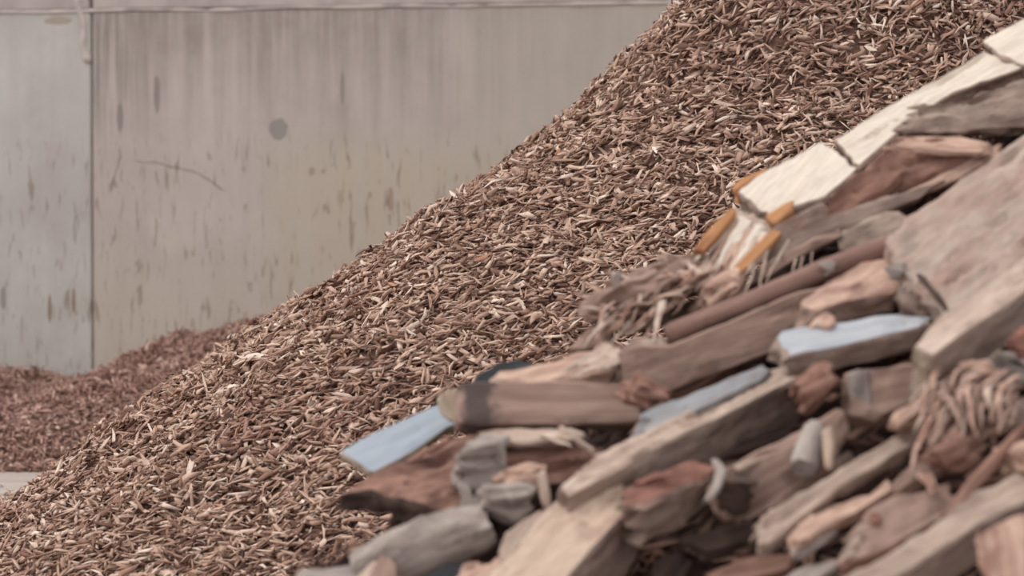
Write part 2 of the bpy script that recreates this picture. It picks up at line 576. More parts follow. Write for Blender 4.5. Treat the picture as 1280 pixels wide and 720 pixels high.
def chip_arrays(pos, nrm, length, width, thick, tilt_sd, seed):
    """N twelve-vertex splinters; returns vertices (N*12,3)"""
    g = np.random.default_rng(seed)
    N = len(pos)
    ref = np.tile(np.array([[0.0, 0.0, 1.0]]), (N, 1))
    ref[np.abs(nrm[:, 2]) > 0.97] = (1, 0, 0)
    t1 = np.cross(ref, nrm); t1 /= np.linalg.norm(t1, axis=1)[:, None]
    t2 = np.cross(nrm, t1)
    a = np.where(g.random(N) < 0.5, g.normal(0.42, 0.45, N) + math.pi * g.integers(0, 2, N), g.uniform(0, math.tau, N))
    X = t1 * np.cos(a)[:, None] + t2 * np.sin(a)[:, None]
    tl = g.normal(0, tilt_sd, N)
    X = X * np.cos(tl)[:, None] + nrm * np.sin(tl)[:, None]
    Y = np.cross(nrm, X); Y /= np.linalg.norm(Y, axis=1)[:, None]
    Z = np.cross(X, Y)
    rl = g.normal(0, 0.7, N)
    Y2 = Y * np.cos(rl)[:, None] + Z * np.sin(rl)[:, None]
    Z2 = -Y * np.sin(rl)[:, None] + Z * np.cos(rl)[:, None]
    V = np.zeros((N, 12, 3))
    bend = g.normal(0, 0.10, N) * length
    for s, sx in enumerate((-0.5, 0.0, 0.5)):
        if s == 1:
            wf = g.uniform(0.85, 1.1, N); tf = np.ones(N); sh = g.uniform(-0.15, 0.15, N) * length
            up = bend
        else:
            wf = g.choice([0.25, 0.5, 0.85, 0.95], N); tf = g.uniform(0.3, 0.9, N); sh = np.zeros(N)
            up = np.zeros(N)
        off = g.uniform(-0.3, 0.3, N) * width
        for q, (cy, cz) in enumerate(((-1, -1), (1, -1), (1, 1), (-1, 1))):
            skew = (cy * g.uniform(-0.10, 0.20, N) * length) if s != 1 else 0
            lx = sx * length + sh + skew
            ly = cy * width * 0.5 * wf + off
            lz = cz * thick * 0.5 * tf + up
            V[:, s * 4 + q] = pos + X * lx[:, None] + Y2 * ly[:, None] + Z2 * lz[:, None]
    return V.reshape(-1, 3)


CHIP_F = []
for s in (0, 1):
    for q in range(4):
        CHIP_F.append((s * 4 + q, s * 4 + (q + 1) % 4, s * 4 + 4 + (q + 1) % 4, s * 4 + 4 + q))
CHIP_F.append((3, 2, 1, 0)); CHIP_F.append((8, 9, 10, 11))
CHIP_F = np.array(CHIP_F)


def mass_object(name, base_v, base_f, V, mats, n_base_mat=0):
    """base surface plus loose chips as one object"""
    nb = len(base_v)
    n = len(V) // 12
    allv = np.vstack([np.array(base_v, dtype=np.float64), V])
    me = bpy.data.meshes.new(name)
    me.vertices.add(len(allv))
    me.vertices.foreach_set('co', allv.astype(np.float32).ravel())
    cf = (CHIP_F[None] + (np.arange(n) * 12)[:, None, None] + nb).reshape(-1, 4)
    sizes = [len(f) for f in base_f] + [4] * len(cf)
    loops = np.concatenate([np.fromiter((i for f in base_f for i in f), dtype=np.int32), cf.astype(np.int32).ravel()])
    sizes = np.array(sizes, dtype=np.int32)
    starts = np.concatenate([[0], np.cumsum(sizes)[:-1]]).astype(np.int32)
    me.loops.add(len(loops)); me.loops.foreach_set('vertex_index', loops)
    me.polygons.add(len(sizes)); me.polygons.foreach_set('loop_start', starts)
    for mt in mats: me.materials.append(mt)
    mi = np.concatenate([np.zeros(len(base_f)), np.ones(len(cf))]).astype(np.int32)
    me.update(calc_edges=True)
    me.polygons.foreach_set('material_index', mi)
    me.validate()
    me.update()
    return link_mesh(name, me)


def normal_of(zf, x, y, e=0.03):
    zx = (zf(x + e, y) - zf(x - e, y)) / (2 * e)
    zy = (zf(x, y + e) - zf(x, y - e)) / (2 * e)
    v = Vector((-zx, -zy, 1)); v.normalize()
    return v


def heap_line(px):
    """upper outline of the scrap timber heap in the view"""
    return float(np.interp(px, [350, 430, 560, 700, 830, 900, 1040, 1280], [720, 560, 470, 400, 320, 240, 170, 20]))


def keep_main(x, y, z):
    if y > HY + 0.9: return False
    px, py = project(x, y, z)
    if not (-170 < px < 1450 and -130 < py < 830): return False
    if px > 380 and py > heap_line(px) + 200: return False
    return True


pos, nrm = [], []
target_n = 68000
rs = random.Random(3)
while len(pos) < target_n:
    r = 4.05 * math.sqrt(rs.random()); a = rs.uniform(0, math.tau)
    x, y = HX + r * math.cos(a), HY + r * math.sin(a)
    z0 = prof(r * bulge(a))
    if z0 < -0.02 or not keep_main(x, y, z0): continue
    z = heap_z(x, y)
    n_ = normal_of(lambda p, q: heap_z(p, q, False), x, y)
    h = rs.random() ** 1.3 * 0.030
    pos.append((x + n_.x * h, y + n_.y * h, max(0.006, z + n_.z * h))); nrm.append(n_[:])
# scattered strays at the foot
for _ in range(900):
    a = rs.uniform(math.radians(150), math.radians(250)); r = (3.42 + abs(rs.gauss(0, 0.12))) / bulge(a)
    x, y = HX + r * math.cos(a), HY + r * math.sin(a)
    pos.append((x, y, 0.008)); nrm.append((0, 0, 1))
pos = np.array(pos); nrm = np.array(nrm)
N = len(pos)
length = np.clip(rng.lognormal(math.log(0.049), 0.36, N), 0.018, 0.10)
width = np.clip(rng.lognormal(math.log(0.0112), 0.35, N), 0.005, 0.028)
thick = np.clip(rng.lognormal(math.log(0.0042), 0.3, N), 0.002, 0.009)
V = chip_arrays(pos, nrm, length, width, thick, 0.30, 5)
bv, bf = noise_shell(120, 320, 4.1, heap_z, HX, HY)
heap = mass_object('wood_chip_heap', bv, bf, V, [M['fines'], M['chips']])
tag(heap, 'tall sloping heap of countless loose tan wood chips against the sky side of the wall', 'wood chips', kind='stuff')
heap['label'] = 'tall sloping heap of countless loose tan wood chips in front of the concrete wall'

# ------------------------------------------------------------------ low heap at the wall
BX = [(0, 470), (50, 467), (80, 476), (115, 480), (130, 475), (160, 460), (190, 441), (215, 427), (235, 419), (262, 423), (285, 417), (305, 408), (340, 400), (420, 372), (600, 340)]
bu, bz = [], []
for px, py in BX:
    u, z = on_wall(px, py)
    bu.append(u); bz.append(z + 0.02)
bu = [-6, -3] + bu + [4.0]
bz = [0.1, 0.28] + bz + [0.9]


def back_z(x, y):
    d = Vector((x, y, 0)) - W_ORG
    u, v = d.dot(W_U), d.dot(W_N)
    crest = float(np.interp(u, bu, bz))
    foot = (y - 13.08 - 0.06 * noise.noise(Vector((x * 2, 1, 1)))) / 1.0
    run = max(0.3, (y - 13.08) + v)
    t = max(0.0, min(1.0, (y - 13.08) / run))
    # rises from the foot, runs into the wall at the crest height
    z = crest * (t ** 0.85)
    z += 0.03 * noise.noise(Vector((x * 2.5, y * 2.5, 9))) * min(1, t * 5) + 0.02 * noise.noise(Vector((x * 7, y * 7, 2))) * min(1, t * 5)
    return z if foot > 0 else -0.03


verts, faces = [], []
nx, ny = 150, 90
for j in range(ny + 1):
    for i in range(nx + 1):
        x = -5.6 + 7.2 * i / nx
        y0 = 12.95
        wy = W_ORG.y + (x - W_ORG.x) * math.tan(W_YAW) - 0.005
        y = y0 + (wy - y0) * j / ny
        verts.append((x, y, back_z(x, y)))
for j in range(ny):
    for i in range(nx):
        a = j * (nx + 1) + i
        faces.append((a, a + 1, a + nx + 2, a + nx + 1))
pos, nrm = [], []
while len(pos) < 28000:
    x = rs.uniform(-4.4, 0.6); y = rs.uniform(13.08, 17.0)
    wy = W_ORG.y + (x - W_ORG.x) * math.tan(W_YAW) - 0.04
    if y > wy: continue
    z = back_z(x, y)
    if z < 0: continue
    n_ = normal_of(back_z, x, y) if y > 13.2 else Vector((0, -0.3, 1)).normalized()
    h = rs.random() * 0.03
    pos.append((x + n_.x * h, y + n_.y * h, z + n_.z * h)); nrm.append(n_[:])
pos = np.array(pos); nrm = np.array(nrm); N = len(pos)
V = chip_arrays(pos, nrm, np.clip(rng.lognormal(math.log(0.040), 0.35, N), 0.015, 0.09),
                np.clip(rng.lognormal(math.log(0.010), 0.35, N), 0.004, 0.026), np.full(N, 0.005), 0.5, 8)
bk = mass_object('mulch_heap', verts, faces, V, [M['fines'], M['chips_back']])
tag(bk, 'low blurred bank of reddish brown mulch lying along the foot of the concrete wall', 'mulch', kind='stuff')

# ------------------------------------------------------------------ single chips on the slope
chip_protos = []
for i in range(8):
    L = [0.075, 0.060, 0.085, 0.055, 0.068, 0.095, 0.05, 0.072][i]
    Wd = [0.014, 0.020, 0.011, 0.026, 0.016, 0.012, 0.022, 0.018][i]
    v = chip_arrays(np.array([[0, 0, 0.0]]), np.array([[0, 0, 1.0]]), np.array([L]), np.array([Wd]), np.array([0.005]), 0.0, 20 + i)
    chip_protos.append(v)
KINDS = [
    ('chip_pale', 90, 'large pale cream wood chip lying loose on the slope of the tall chip heap', 'large pale chips on the chip heap'),
    ('chip_tan', 150, 'large tan wood chip lying loose on the slope of the tall chip heap', 'large tan chips on the chip heap'),
    ('chip_dark', 45, 'large dark brown bark chip lying loose on the slope of the tall chip heap', 'dark bark chips on the chip heap'),
    ('chip_orange', 15, 'large orange brown wood chip lying loose on the slope of the tall chip heap', 'orange chips on the chip heap'),
]
for key, cnt, label, grp in KINDS:
    protos = []
    for v in chip_protos:
        me = bpy.data.meshes.new('wood_chip')
        me.from_pydata([tuple(p) for p in v], [], [tuple(int(q) for q in f) for f in CHIP_F])
        me.materials.append(M[key])
        protos.append(me)
    k = 0
    while k < cnt:
        r = 3.5 * math.sqrt(rs.random()); a = rs.uniform(math.radians(170), math.radians(330))
        x, y = HX + r * math.cos(a), HY + r * math.sin(a)
        z = heap_z(x, y)
        px, py = project(x, y, z)
        if not (4 < px < 1276 and 4 < py < 716) or z < 0.02: continue
        if px > 370 and py > heap_line(px) - 12: continue
        if rs.random() > (11.6 - y) / 3.0 + 0.1: continue
        n_ = normal_of(lambda p, q: heap_z(p, q, False), x, y)
        o = bpy.data.objects.new('wood_chip', protos[k % len(protos)])
        C.objects.link(o)
        q = n_.to_track_quat('Z', 'Y') @ Matrix.Rotation(rs.uniform(0, math.tau), 3, 'Z').to_quaternion() \
            @ Matrix.Rotation(rs.gauss(0, 0.28), 3, 'Y').to_quaternion() @ Matrix.Rotation(rs.gauss(0, 0.4), 3, 'X').to_quaternion()
        o.rotation_euler = q.to_euler()
        o.location = Vector((x, y, z)) + n_ * 0.031
        s = rs.uniform(0.72, 1.0); o.scale = (s, s, s)
        tag(o, label, 'wood chip', grp)
        k += 1

# ------------------------------------------------------------------ scrap timber heap
S1, S2, S3 = at(430, 570, 6.6), at(1280, 20, 7.3), at(1280, 700, 5.6)
HN = (S2 - S1).cross(S3 - S1).normalized()
if HN.z < 0: HN = -HN


def surf(px, py):
    """distance at which a view ray meets the mean front slope of the timber heap"""
    o = Vector((0, 0, CAM_Z)); r = ray(px, py)
    return (S1 - o).dot(HN) / r.dot(HN)


def rough_mesh(bm, seg, amp, ends, seed, fr=1.0):
    """cut a solid finely, then roughen it along its grain (local X)"""
    for _ in range(7):
        es = [e for e in bm.edges if e.calc_length() > seg * 1.5]
        if not es or len(bm.verts) > 9000: break
        bmesh.ops.subdivide_edges(bm, edges=es, cuts=1)
        bmesh.ops.triangulate(bm, faces=[f for f in bm.faces if len(f.verts) > 4])
    bmesh.ops.triangulate(bm, faces=bm.faces[:])
    xs = [v.co.x for v in bm.verts]
    x0, x1 = min(xs), max(xs)
    el = max(0.02, min(0.07, (x1 - x0) * 0.22))
    bm.normal_update()
    moves = []
    for v in bm.verts:
        p = v.co
        q = Vector((p.x * 5, p.y * 26 * fr, p.z * 26 * fr + seed))
        d = amp * (noise.noise(q) + 0.5 * noise.noise(q * 2.7)) + amp * 1.2 * noise.noise(Vector((p.x * 9 + seed, p.y * 7, p.z * 7)))
        d += amp * 1.3 * noise.noise(Vector((p.x * 22, p.y * 40 + seed, p.z * 40)))
        ck = noise.noise(Vector((p.x * 3, p.y * 34 + seed * 2, p.z * 34)))
        if ck > 0.28: d -= min(0.012, (ck - 0.28) * amp * 9)
        off = v.normal * d * 1.25
        for xe, sg, am in ((x0, -1, ends[0]), (x1, 1, ends[1])):
            w = 1 - min(1, abs(p.x - xe) / el)
            if w > 0 and am > 0:
                k = 1.5 * noise.noise(Vector((seed, p.y * 38, p.z * 38))) + 0.6 * noise.noise(Vector((seed + 5, p.y * 95, p.z * 95)))
                off = off + Vector((sg * w * am * k, 0, 0))
                off = off + Vector((0, p.y, p.z)) * (-0.08 * w * min(1, am / 0.03) * abs(k))
        moves.append(off)
    for v, o in zip(bm.verts, moves):
        v.co += o


def frame_from(pts3):
    """grain axis, width axis, normal and centre of a traced face"""
    c = sum(pts3, Vector()) / len(pts3)
    n = Vector()
    for i in range(len(pts3)):
        a, b = pts3[i], pts3[(i + 1) % len(pts3)]
        n += (a - c).cross(b - c)
    n.normalize()
    view = Vector((0, 0, CAM_Z)) - c
    if n.dot(view) < 0: n = -n
    best = None
    # principal direction
    A = np.array([(p - c)[:] for p in pts3])
    w, vv = np.linalg.eigh(A.T @ A)
    ax = Vector(vv[:, 2])
    ax = (ax - n * ax.dot(n)).normalized()
    if ax.x < 0: ax = -ax
    ay = n.cross(ax)
    return c, ax, ay, n


SEED = [1]


def piece(name, label, pts, th, mat, ty=0.003, tx=0.0, off=0.0, amp=0.003, ends=(0.01, 0.01), face=None, cat='timber',
          seg=0.014, bev=0.004, axis=None, group=None, facename='pale_lit_face', ref=None, endmat=None, fr=1.0, taper=0.0):  # default face part: own paler tone with lit look put into the colour
    """a solid timber: the face the view sees, traced and given a real distance and tilt, and its thickness"""
    SEED[0] += 1
    cx = sum(p[0] for p in pts) / len(pts); cy = sum(p[1] for p in pts) / len(pts)
    if ref: cx, cy = ref
    D = surf(cx, cy) - off
    P3 = [at(p[0], p[1], D + ty * (cy - p[1]) + tx * (p[0] - cx)) for p in pts]
    c, ax, ay, n = frame_from(P3)
    if axis is not None:
        a0, a1 = at(*axis[0], D + ty * (cy - axis[0][1]) + tx * (axis[0][0] - cx)), at(*axis[1], D + ty * (cy - axis[1][1]) + tx * (axis[1][0] - cx))
        ax = (a1 - a0); ax = (ax - n * ax.dot(n)).normalized(); ay = n.cross(ax)
    R = Matrix((ax, ay, n)).transposed()
    L = []
    for p in P3:
        d = p - c
        L.append((d.dot(ax), d.dot(ay)))
    # counter-clockwise around +Z
    area = sum(L[i][0] * L[(i + 1) % len(L)][1] - L[(i + 1) % len(L)][0] * L[i][1] for i in range(len(L)))
    if area < 0: L = L[::-1]
    bm = bmesh.new()
    top = [bm.verts.new((x, y, 0)) for x, y in L]
    k = 1 - taper
    bot = [bm.verts.new((x * k, y * k, -th)) for x, y in L]
    bm.faces.new(top); bm.faces.new(bot[::-1])
    for i in range(len(L)):
        j = (i + 1) % len(L)
        bm.faces.new((top[i], bot[i], bot[j], top[j]))
    bmesh.ops.recalc_face_normals(bm, faces=bm.faces[:])
    if bev > 0:
        bmesh.ops.bevel(bm, geom=bm.edges[:], offset=bev, segments=1, affect='EDGES', clamp_overlap=True)
    xs = [v.co.x for v in bm.verts]; x0, x1 = min(xs), max(xs)
    bm.normal_update()
    for f in bm.faces:
        if face is not None and f.normal.z > 0.85: f.material_index = 1
        if endmat is not None and f.normal.x < -0.7: f.material_index = 2 if face is not None else 1
    rough_mesh(bm, seg, amp, ends, SEED[0] * 3.7, fr)
    me = bpy.data.meshes.new(name)
    bm.to_mesh(me); bm.free()
    me.materials.append(M[mat])
    if face is not None: me.materials.append(M[face])
    if endmat is not None: me.materials.append(M[endmat])
    for p in me.polygons: p.use_smooth = True
    me.set_sharp_from_angle(angle=math.radians(38))
    o = link_mesh(name, me)
    o.matrix_world = Matrix.Translation(c) @ R.to_4x4()
    if label: tag(o, label, cat, group)
    for idx, nm in ((1 if face is not None else 0, facename), ((2 if face is not None else 1) if endmat is not None else 0, 'end_face')):
        if idx == 0: continue
        b2 = bmesh.new(); b2.from_mesh(me)
        bmesh.ops.delete(b2, geom=[f for f in b2.faces if f.material_index != idx], context='FACES')
        # give the coat a hair of thickness so it is solid
        b2.normal_update()
        for v in b2.verts: v.co += v.normal * 0.0012
        r = bmesh.ops.extrude_face_region(b2, geom=b2.faces[:])
        for v in [g for g in r['geom'] if isinstance(g, bmesh.types.BMVert)]: v.co += Vector((0, 0, -0.004)) if nm != 'end_face' else -v.normal * 0.004
        bmesh.ops.recalc_face_normals(b2, faces=b2.faces[:])
        m2 = bpy.data.meshes.new(nm); b2.to_mesh(m2); b2.free()
        m2.materials.append(M[face] if nm != 'end_face' else M[endmat])
        for p in m2.polygons: p.material_index = 0; p.use_smooth = True
        m2.set_sharp_from_angle(angle=math.radians(38))
        c2 = link_mesh(nm, m2, o)
        c2['label'] = {'paint_coat': 'blue painted face', 'end_face': 'cut end', 'torn_face': 'torn top', 'pale_lit_face': 'paler face, own tone and painted light'}[nm]
    if face is not None or endmat is not None:
        for p in me.polygons: p.material_index = 0
        while len(me.materials) > 1: me.materials.pop()
    return o


def splinter_verts(bm, a, b, r0, seed, flat=0.5, bow=0.0, segs=6, sides=5):
    """one tapering fibre from a (root) to b (tip)"""
    d = b - a
    L = d.length
    d.normalize()
    up = Vector((0, 0, 1)) if abs(d.z) < 0.9 else Vector((1, 0, 0))
    s = d.cross(up).normalized(); u = s.cross(d)
    rings = []
    for i in range(segs + 1):
        t = i / segs
        rr = r0 * (1 - t) ** 0.6 * (1 + 0.35 * noise.noise(Vector((seed, t * 4, 0)))) + 0.0004
        c = a + d * (L * t) + u * (bow * L * math.sin(t * math.pi)) + s * (0.05 * L * noise.noise(Vector((seed, t * 3, 9))))
        ring = []
        for k in range(sides):
            an = k * math.tau / sides + seed
            ring.append(bm.verts.new(c + s * (math.cos(an) * rr) + u * (math.sin(an) * rr * flat)))
        rings.append(ring)
    for p, q in zip(rings, rings[1:]):
        for k in range(sides):
            bm.faces.new((p[k], p[(k + 1) % sides], q[(k + 1) % sides], q[k]))
    bm.faces.new(rings[0][::-1]); bm.faces.new(rings[-1])


def fibres(parent, name, specs, mat, label=None):
    """splinters torn from a timber: each a part of it. specs: (root px,py,dY, tip px,py,dY, radius, bow)"""
    out = []
    inv = parent.matrix_world.inverted()
    for s in specs:
        SEED[0] += 1
        (x0, y0, d0), (x1, y1, d1), r, bow = s
        a = at(x0, y0, surf(x0, y0) - d0); b = at(x1, y1, surf(x1, y1) - d1)
        bm = bmesh.new()
        splinter_verts(bm, inv @ a, inv @ b, r, SEED[0] * 1.37, 0.5, bow)
        bmesh.ops.recalc_face_normals(bm, faces=bm.faces[:])
        me = bpy.data.meshes.new(name); bm.to_mesh(me); bm.free()
        me.materials.append(M[mat])
        o = link_mesh(name, me, parent)
        if label: o['label'] = label
        out.append(o)
    return out


def rod(name, label, pts, rad, mat, off=0.0, cat='stick', sides=14, amp=0.0015, flat=1.0, offs=None, group=None, caps=1.0):
    """a round stick, rail or log through traced centre points"""
    SEED[0] += 1
    W = [at(px, py, surf(px, py) - (offs[i] if offs else off)) for i, (px, py) in enumerate(pts)]
    c = sum(W, Vector()) / len(W)
    ax = (W[-1] - W[0]).normalized()
    up = Vector((0, 0, 1)); ay = up.cross(ax).normalized(); az = ax.cross(ay)
    R = Matrix((ax, ay, az)).transposed()
    Wl = [R.transposed() @ (p - c) for p in W]
    # resample
    L = [0.0]
    for a, b in zip(Wl, Wl[1:]): L.append(L[-1] + (b - a).length)
    n = max(8, int(L[-1] / 0.014))
    bm = bmesh.new(); rings = []
    for i in range(n + 1):
        s = L[-1] * i / n
        p = Vector([float(np.interp(s, L, [q[k] for q in Wl])) for k in range(3)])
        rr = float(np.interp(s / L[-1], np.linspace(0, 1, len(rad)), rad)) if isinstance(rad, (list, tuple)) else rad
        if i in (0, n): rr *= 0.88 * caps
        ring = []
        for k in range(sides):
            a = k * math.tau / sides
            q = Vector((0, math.cos(a), math.sin(a) * flat))
            d = 1 + (amp / max(rr, 0.004)) * (noise.noise(Vector((p.x * 9, q.y * 2 + SEED[0], q.z * 2))) + 0.8 * noise.noise(Vector((p.x * 30, q.y * 5, q.z * 5 + SEED[0]))))
            ring.append(bm.verts.new(p + q * rr * d + (Vector((0.012 * noise.noise(Vector((k * 1.7, SEED[0], i))), 0, 0)) if i in (0, n) else Vector())))
        rings.append(ring)
    for p, q in zip(rings, rings[1:]):
        for k in range(sides):
            bm.faces.new((p[k], p[(k + 1) % sides], q[(k + 1) % sides], q[k]))
    bm.faces.new(rings[0][::-1]); bm.faces.new(rings[-1])
    bmesh.ops.recalc_face_normals(bm, faces=bm.faces[:])
    me = bpy.data.meshes.new(name); bm.to_mesh(me); bm.free()
    me.materials.append(M[mat])
    for p in me.polygons: p.use_smooth = True
    me.set_sharp_from_angle(angle=math.radians(45))
    o = link_mesh(name, me)
    o.matrix_world = Matrix.Translation(c) @ R.to_4x4()
    return tag(o, label, cat, group) if label else o


def lump(name, label, px, py, size, mat, off=0.0, cat='wood chunk', rot=(0, 0, 0), rough=0.25, group=None, freq=1.0):
    """a knotty broken lump"""
    SEED[0] += 1
    rl = random.Random(SEED[0])
    bm = bmesh.new()
    for _ in range(22):
        d = Vector((rl.uniform(-1, 1), rl.uniform(-1, 1), rl.uniform(-1, 1)))
        d = d / max(abs(d.x), abs(d.y), abs(d.z)) * rl.uniform(0.75, 1.1)
        bm.verts.new((d.x * size[0], d.y * size[1], d.z * size[2]))
    r = bmesh.ops.convex_hull(bm, input=bm.verts[:])
    bmesh.ops.delete(bm, geom=list({g for g in r['geom_interior'] + r['geom_unused'] if isinstance(g, bmesh.types.BMVert)}), context='VERTS')
    rough_mesh(bm, min(size) * 0.14, rough * min(size) * 0.5, (rough * 0.05, rough * 0.05), SEED[0] * 1.9, freq)
    me = bpy.data.meshes.new(name); bm.to_mesh(me); bm.free()
    me.materials.append(M[mat])
    for p in me.polygons: p.use_smooth = True
    me.set_sharp_from_angle(angle=math.radians(35))
    o = link_mesh(name, me)
    o.matrix_world = Matrix.Translation(at(px, py, surf(px, py) - off)) @ Euler(rot).to_matrix().to_4x4()
    return tag(o, label, cat, group) if label else o


# --- heap body: bark fines that fill the middle of the timber heap
RB = (S2 - S1).normalized()


def mound_z(x, y):
    p = Vector((x, y, 0))
    zf = S1.z - (HN.x * (x - S1.x) + HN.y * (y - S1.y)) / HN.z          # front slope
    # back slope: through the ridge, falling away from the camera
    t = Vector((0.30, 1.0, -0.72)).normalized()
    nb = RB.cross(t).normalized()
    if nb.z < 0: nb = -nb
    zb = S1.z - (nb.x * (x - S1.x) + nb.y * (y - S1.y)) / nb.z
    z = min(zf, zb) - 0.23
    z += 0.05 * noise.noise(Vector((x * 3, y * 3, 4))) + 0.03 * noise.noise(Vector((x * 9, y * 9, 1)))
    cap = 2.1 - 0.4 * max(0, x - 1.6) ** 2
    return min(z, cap)


verts, faces = [], []
nx, ny = 130, 110
for j in range(ny + 1):
    for i in range(nx + 1):
        x = -1.3 + 4.9 * i / nx; y = 3.9 + 5.2 * j / ny
        verts.append((x, y, max(-0.04, mound_z(x, y))))
for j in range(ny):
    for i in range(nx):
        a = j * (nx + 1) + i
        q = (a, a + 1, a + nx + 2, a + nx + 1)
        if max(verts[k][2] for k in q) > -0.039: faces.append(q)
pos, nrm = [], []
while len(pos) < 6000:
    x = rs.uniform(-1.2, 2.2); y = rs.uniform(4.0, 8.2)
    z = mound_z(x, y)
    if z < 0.0: continue
    n_ = normal_of(mound_z, x, y)
    h = rs.random() * 0.03
    pos.append((x + n_.x * h, y + n_.y * h, z + n_.z * h)); nrm.append(n_[:])
pos = np.array(pos); nrm = np.array(nrm); N = len(pos)
V = chip_arrays(pos, nrm, np.clip(rng.lognormal(math.log(0.07), 0.4, N), 0.02, 0.16),
                np.clip(rng.lognormal(math.log(0.014), 0.35, N), 0.005, 0.03), np.full(N, 0.006), 0.35, 31)
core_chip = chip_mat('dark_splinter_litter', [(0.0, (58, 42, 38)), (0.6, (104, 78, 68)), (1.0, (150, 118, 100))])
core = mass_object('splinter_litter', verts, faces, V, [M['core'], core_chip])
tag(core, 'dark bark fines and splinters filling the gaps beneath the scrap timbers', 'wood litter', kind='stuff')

# --- the timbers, from the top of the heap downwards
piece('cream_timber', 'topmost of the three cream sawn beams, running out of the picture',
      [(1228, 53), (1275, 26), (1400, -35), (1420, 15), (1290, 86), (1250, 70)], 0.10, 'taupe_grey', ty=0.0035, tx=-0.0012, ref=(1073, 205), off=0.035, face='cream', cat='timber', ends=(0.004, 0.01))
piece('cream_timber', 'long middle one of the three cream sawn beams, dark split front',
      [(1042, 175), (1230, 63), (1282, 84), (1192, 116), (1140, 150), (1073, 210)], 0.07, 'taupe', ty=0.0035, tx=-0.0012, ref=(1073, 205), off=0.01, face='cream', cat='timber', ends=(0.004, 0.004))
cb = piece('cream_timber', 'lowest of the three cream sawn beams, orange varnished at its torn end',
      [(921, 240), (968, 206), (1028, 177), (1073, 211), (1032, 246), (966, 268), (948, 262)], 0.075, 'taupe_grey', ty=0.0035, tx=-0.0012, ref=(1073, 205), off=0.014, face='cream', cat='timber', ends=(0.012, 0.003))
p = piece('varnish_edge', None, [(914, 233), (922, 224), (962, 206), (968, 208), (930, 232), (920, 244)], 0.03, 'orange', ty=0.0035, tx=-0.0012, ref=(1073, 205), off=0.02, seg=0.01)
p['label'] = 'orange varnished edge strip'
mw = p.matrix_world.copy(); p.parent = cb; p.matrix_parent_inverse = cb.matrix_world.inverted(); p.matrix_world = mw
p = piece('varnish_edge', None, [(956, 268), (978, 256), (992, 250), (990, 262), (972, 276), (960, 278)], 0.03, 'orange', ty=0.0035, tx=-0.0012, ref=(1073, 205), off=0.03, seg=0.01)
p['label'] = 'orange varnished corner of the torn end'
p.parent = cb; p.matrix_parent_inverse = cb.matrix_world.inverted()

piece('split_timber', 'dark grey jagged split timber wedged under the long cream beam, its grain torn open',
      [(1132, 152), (1148, 132), (1215, 120), (1300, 92), (1420, 60), (1420, 125), (1290, 155), (1200, 166), (1138, 168)], 0.06, 'taupe_grey', ty=0.0006, off=0.0, amp=0.007, ends=(0.03, 0.01))
piece('split_timber', 'pink topped dark red splintered timber lying below the jagged grey split one',
      [(1098, 192), (1122, 171), (1200, 171), (1240, 181), (1205, 210), (1150, 243), (1085, 262), (1070, 232)], 0.05, 'red', ty=0.0004, tx=0.0002, off=-0.01, amp=0.006, ends=(0.02, 0.03))
piece('split_timber', 'thin pink torn strip on the upper edge of the dark red splintered timber',
      [(1112, 180), (1124, 170), (1200, 170), (1238, 180), (1225, 189), (1160, 186)], 0.02, 'pinkish', ty=0.003, off=0.03, amp=0.003, ends=(0.02, 0.02), cat='splinter')
piece('rough_block', 'rough pinkish brown block end hanging just under the cracked joint of the cream beams',
      [(1030, 250), (1072, 214), (1098, 205), (1128, 228), (1110, 250), (1062, 268), (1034, 283)], 0.06, 'red', ty=0.0004, off=0.015, amp=0.008, ends=(0.02, 0.02), cat='timber')
piece('weathered_board', 'grey weathered board directly below the torn cream beam end',
      [(968, 282), (1030, 252), (1036, 270), (1150, 232), (1180, 226), (1150, 250), (1042, 292), (985, 318), (958, 330)], 0.04, 'taupe_grey', ty=0.0003, off=0.0, ends=(0.01, 0.02), cat='board')
piece('weathered_board', 'thin grey brown board edge above the black gap and the reddish rail',
      [(948, 335), (985, 312), (1048, 286), (1052, 296), (1005, 318), (962, 346), (935, 358)], 0.05, 'taupe', ty=0.0004, off=0.02, ends=(0.02, 0.01), cat='board')
piece('short_offcut', 'short beige offcut tucked between the black gap and the big pale slab',
      [(1050, 287), (1110, 262), (1130, 268), (1125, 292), (1060, 316), (1052, 308)], 0.06, 'greybeige', ty=0.0008, off=-0.01, ends=(0.01, 0.02), cat='offcut')

# torn varnished board end with its fibres
tb = piece('torn_board', 'torn board end with orange varnished edges and pinkish white fibres',
      [(905, 268), (918, 260), (938, 262), (972, 284), (966, 300), (928, 336), (905, 352), (876, 346), (884, 318)], 0.035, 'cream_dull', ty=0.0022, off=0.04, amp=0.007,
      ends=(0.03, 0.01), cat='board', axis=((880, 345), (950, 270)))
for pts, lab in (([(868, 310), (886, 286), (913, 260), (921, 264), (900, 290), (879, 313)], 'orange varnished upper edge'),
                 ([(917, 334), (942, 308), (966, 286), (976, 291), (964, 306), (938, 330), (922, 343)], 'orange varnished lower edge')):
    p = piece('varnish_edge', None, pts, 0.02, 'orange', ty=0.0022, ref=(928, 305), off=0.075 if pts[0][0] < 900 else 0.10, seg=0.01, bev=0.001, amp=0.001, ends=(0.006, 0.006))
    p['label'] = lab
    p.parent = tb; p.matrix_parent_inverse = tb.matrix_world.inverted()
fb = random.Random(5)
sp = []
for i in range(44):
    t = fb.random()
    rx, ry = 912 + 46 * t + fb.uniform(-4, 4), 272 + 22 * t + fb.uniform(-8, 14)
    ln = fb.uniform(20, 78)
    sp.append(((rx, ry, 0.055), (rx - ln * 0.62 - fb.uniform(-5, 7), ry + ln * 0.92, 0.065 + fb.uniform(-.01, .01)), fb.uniform(0.008, 0.015), fb.uniform(-0.04, 0.04)))
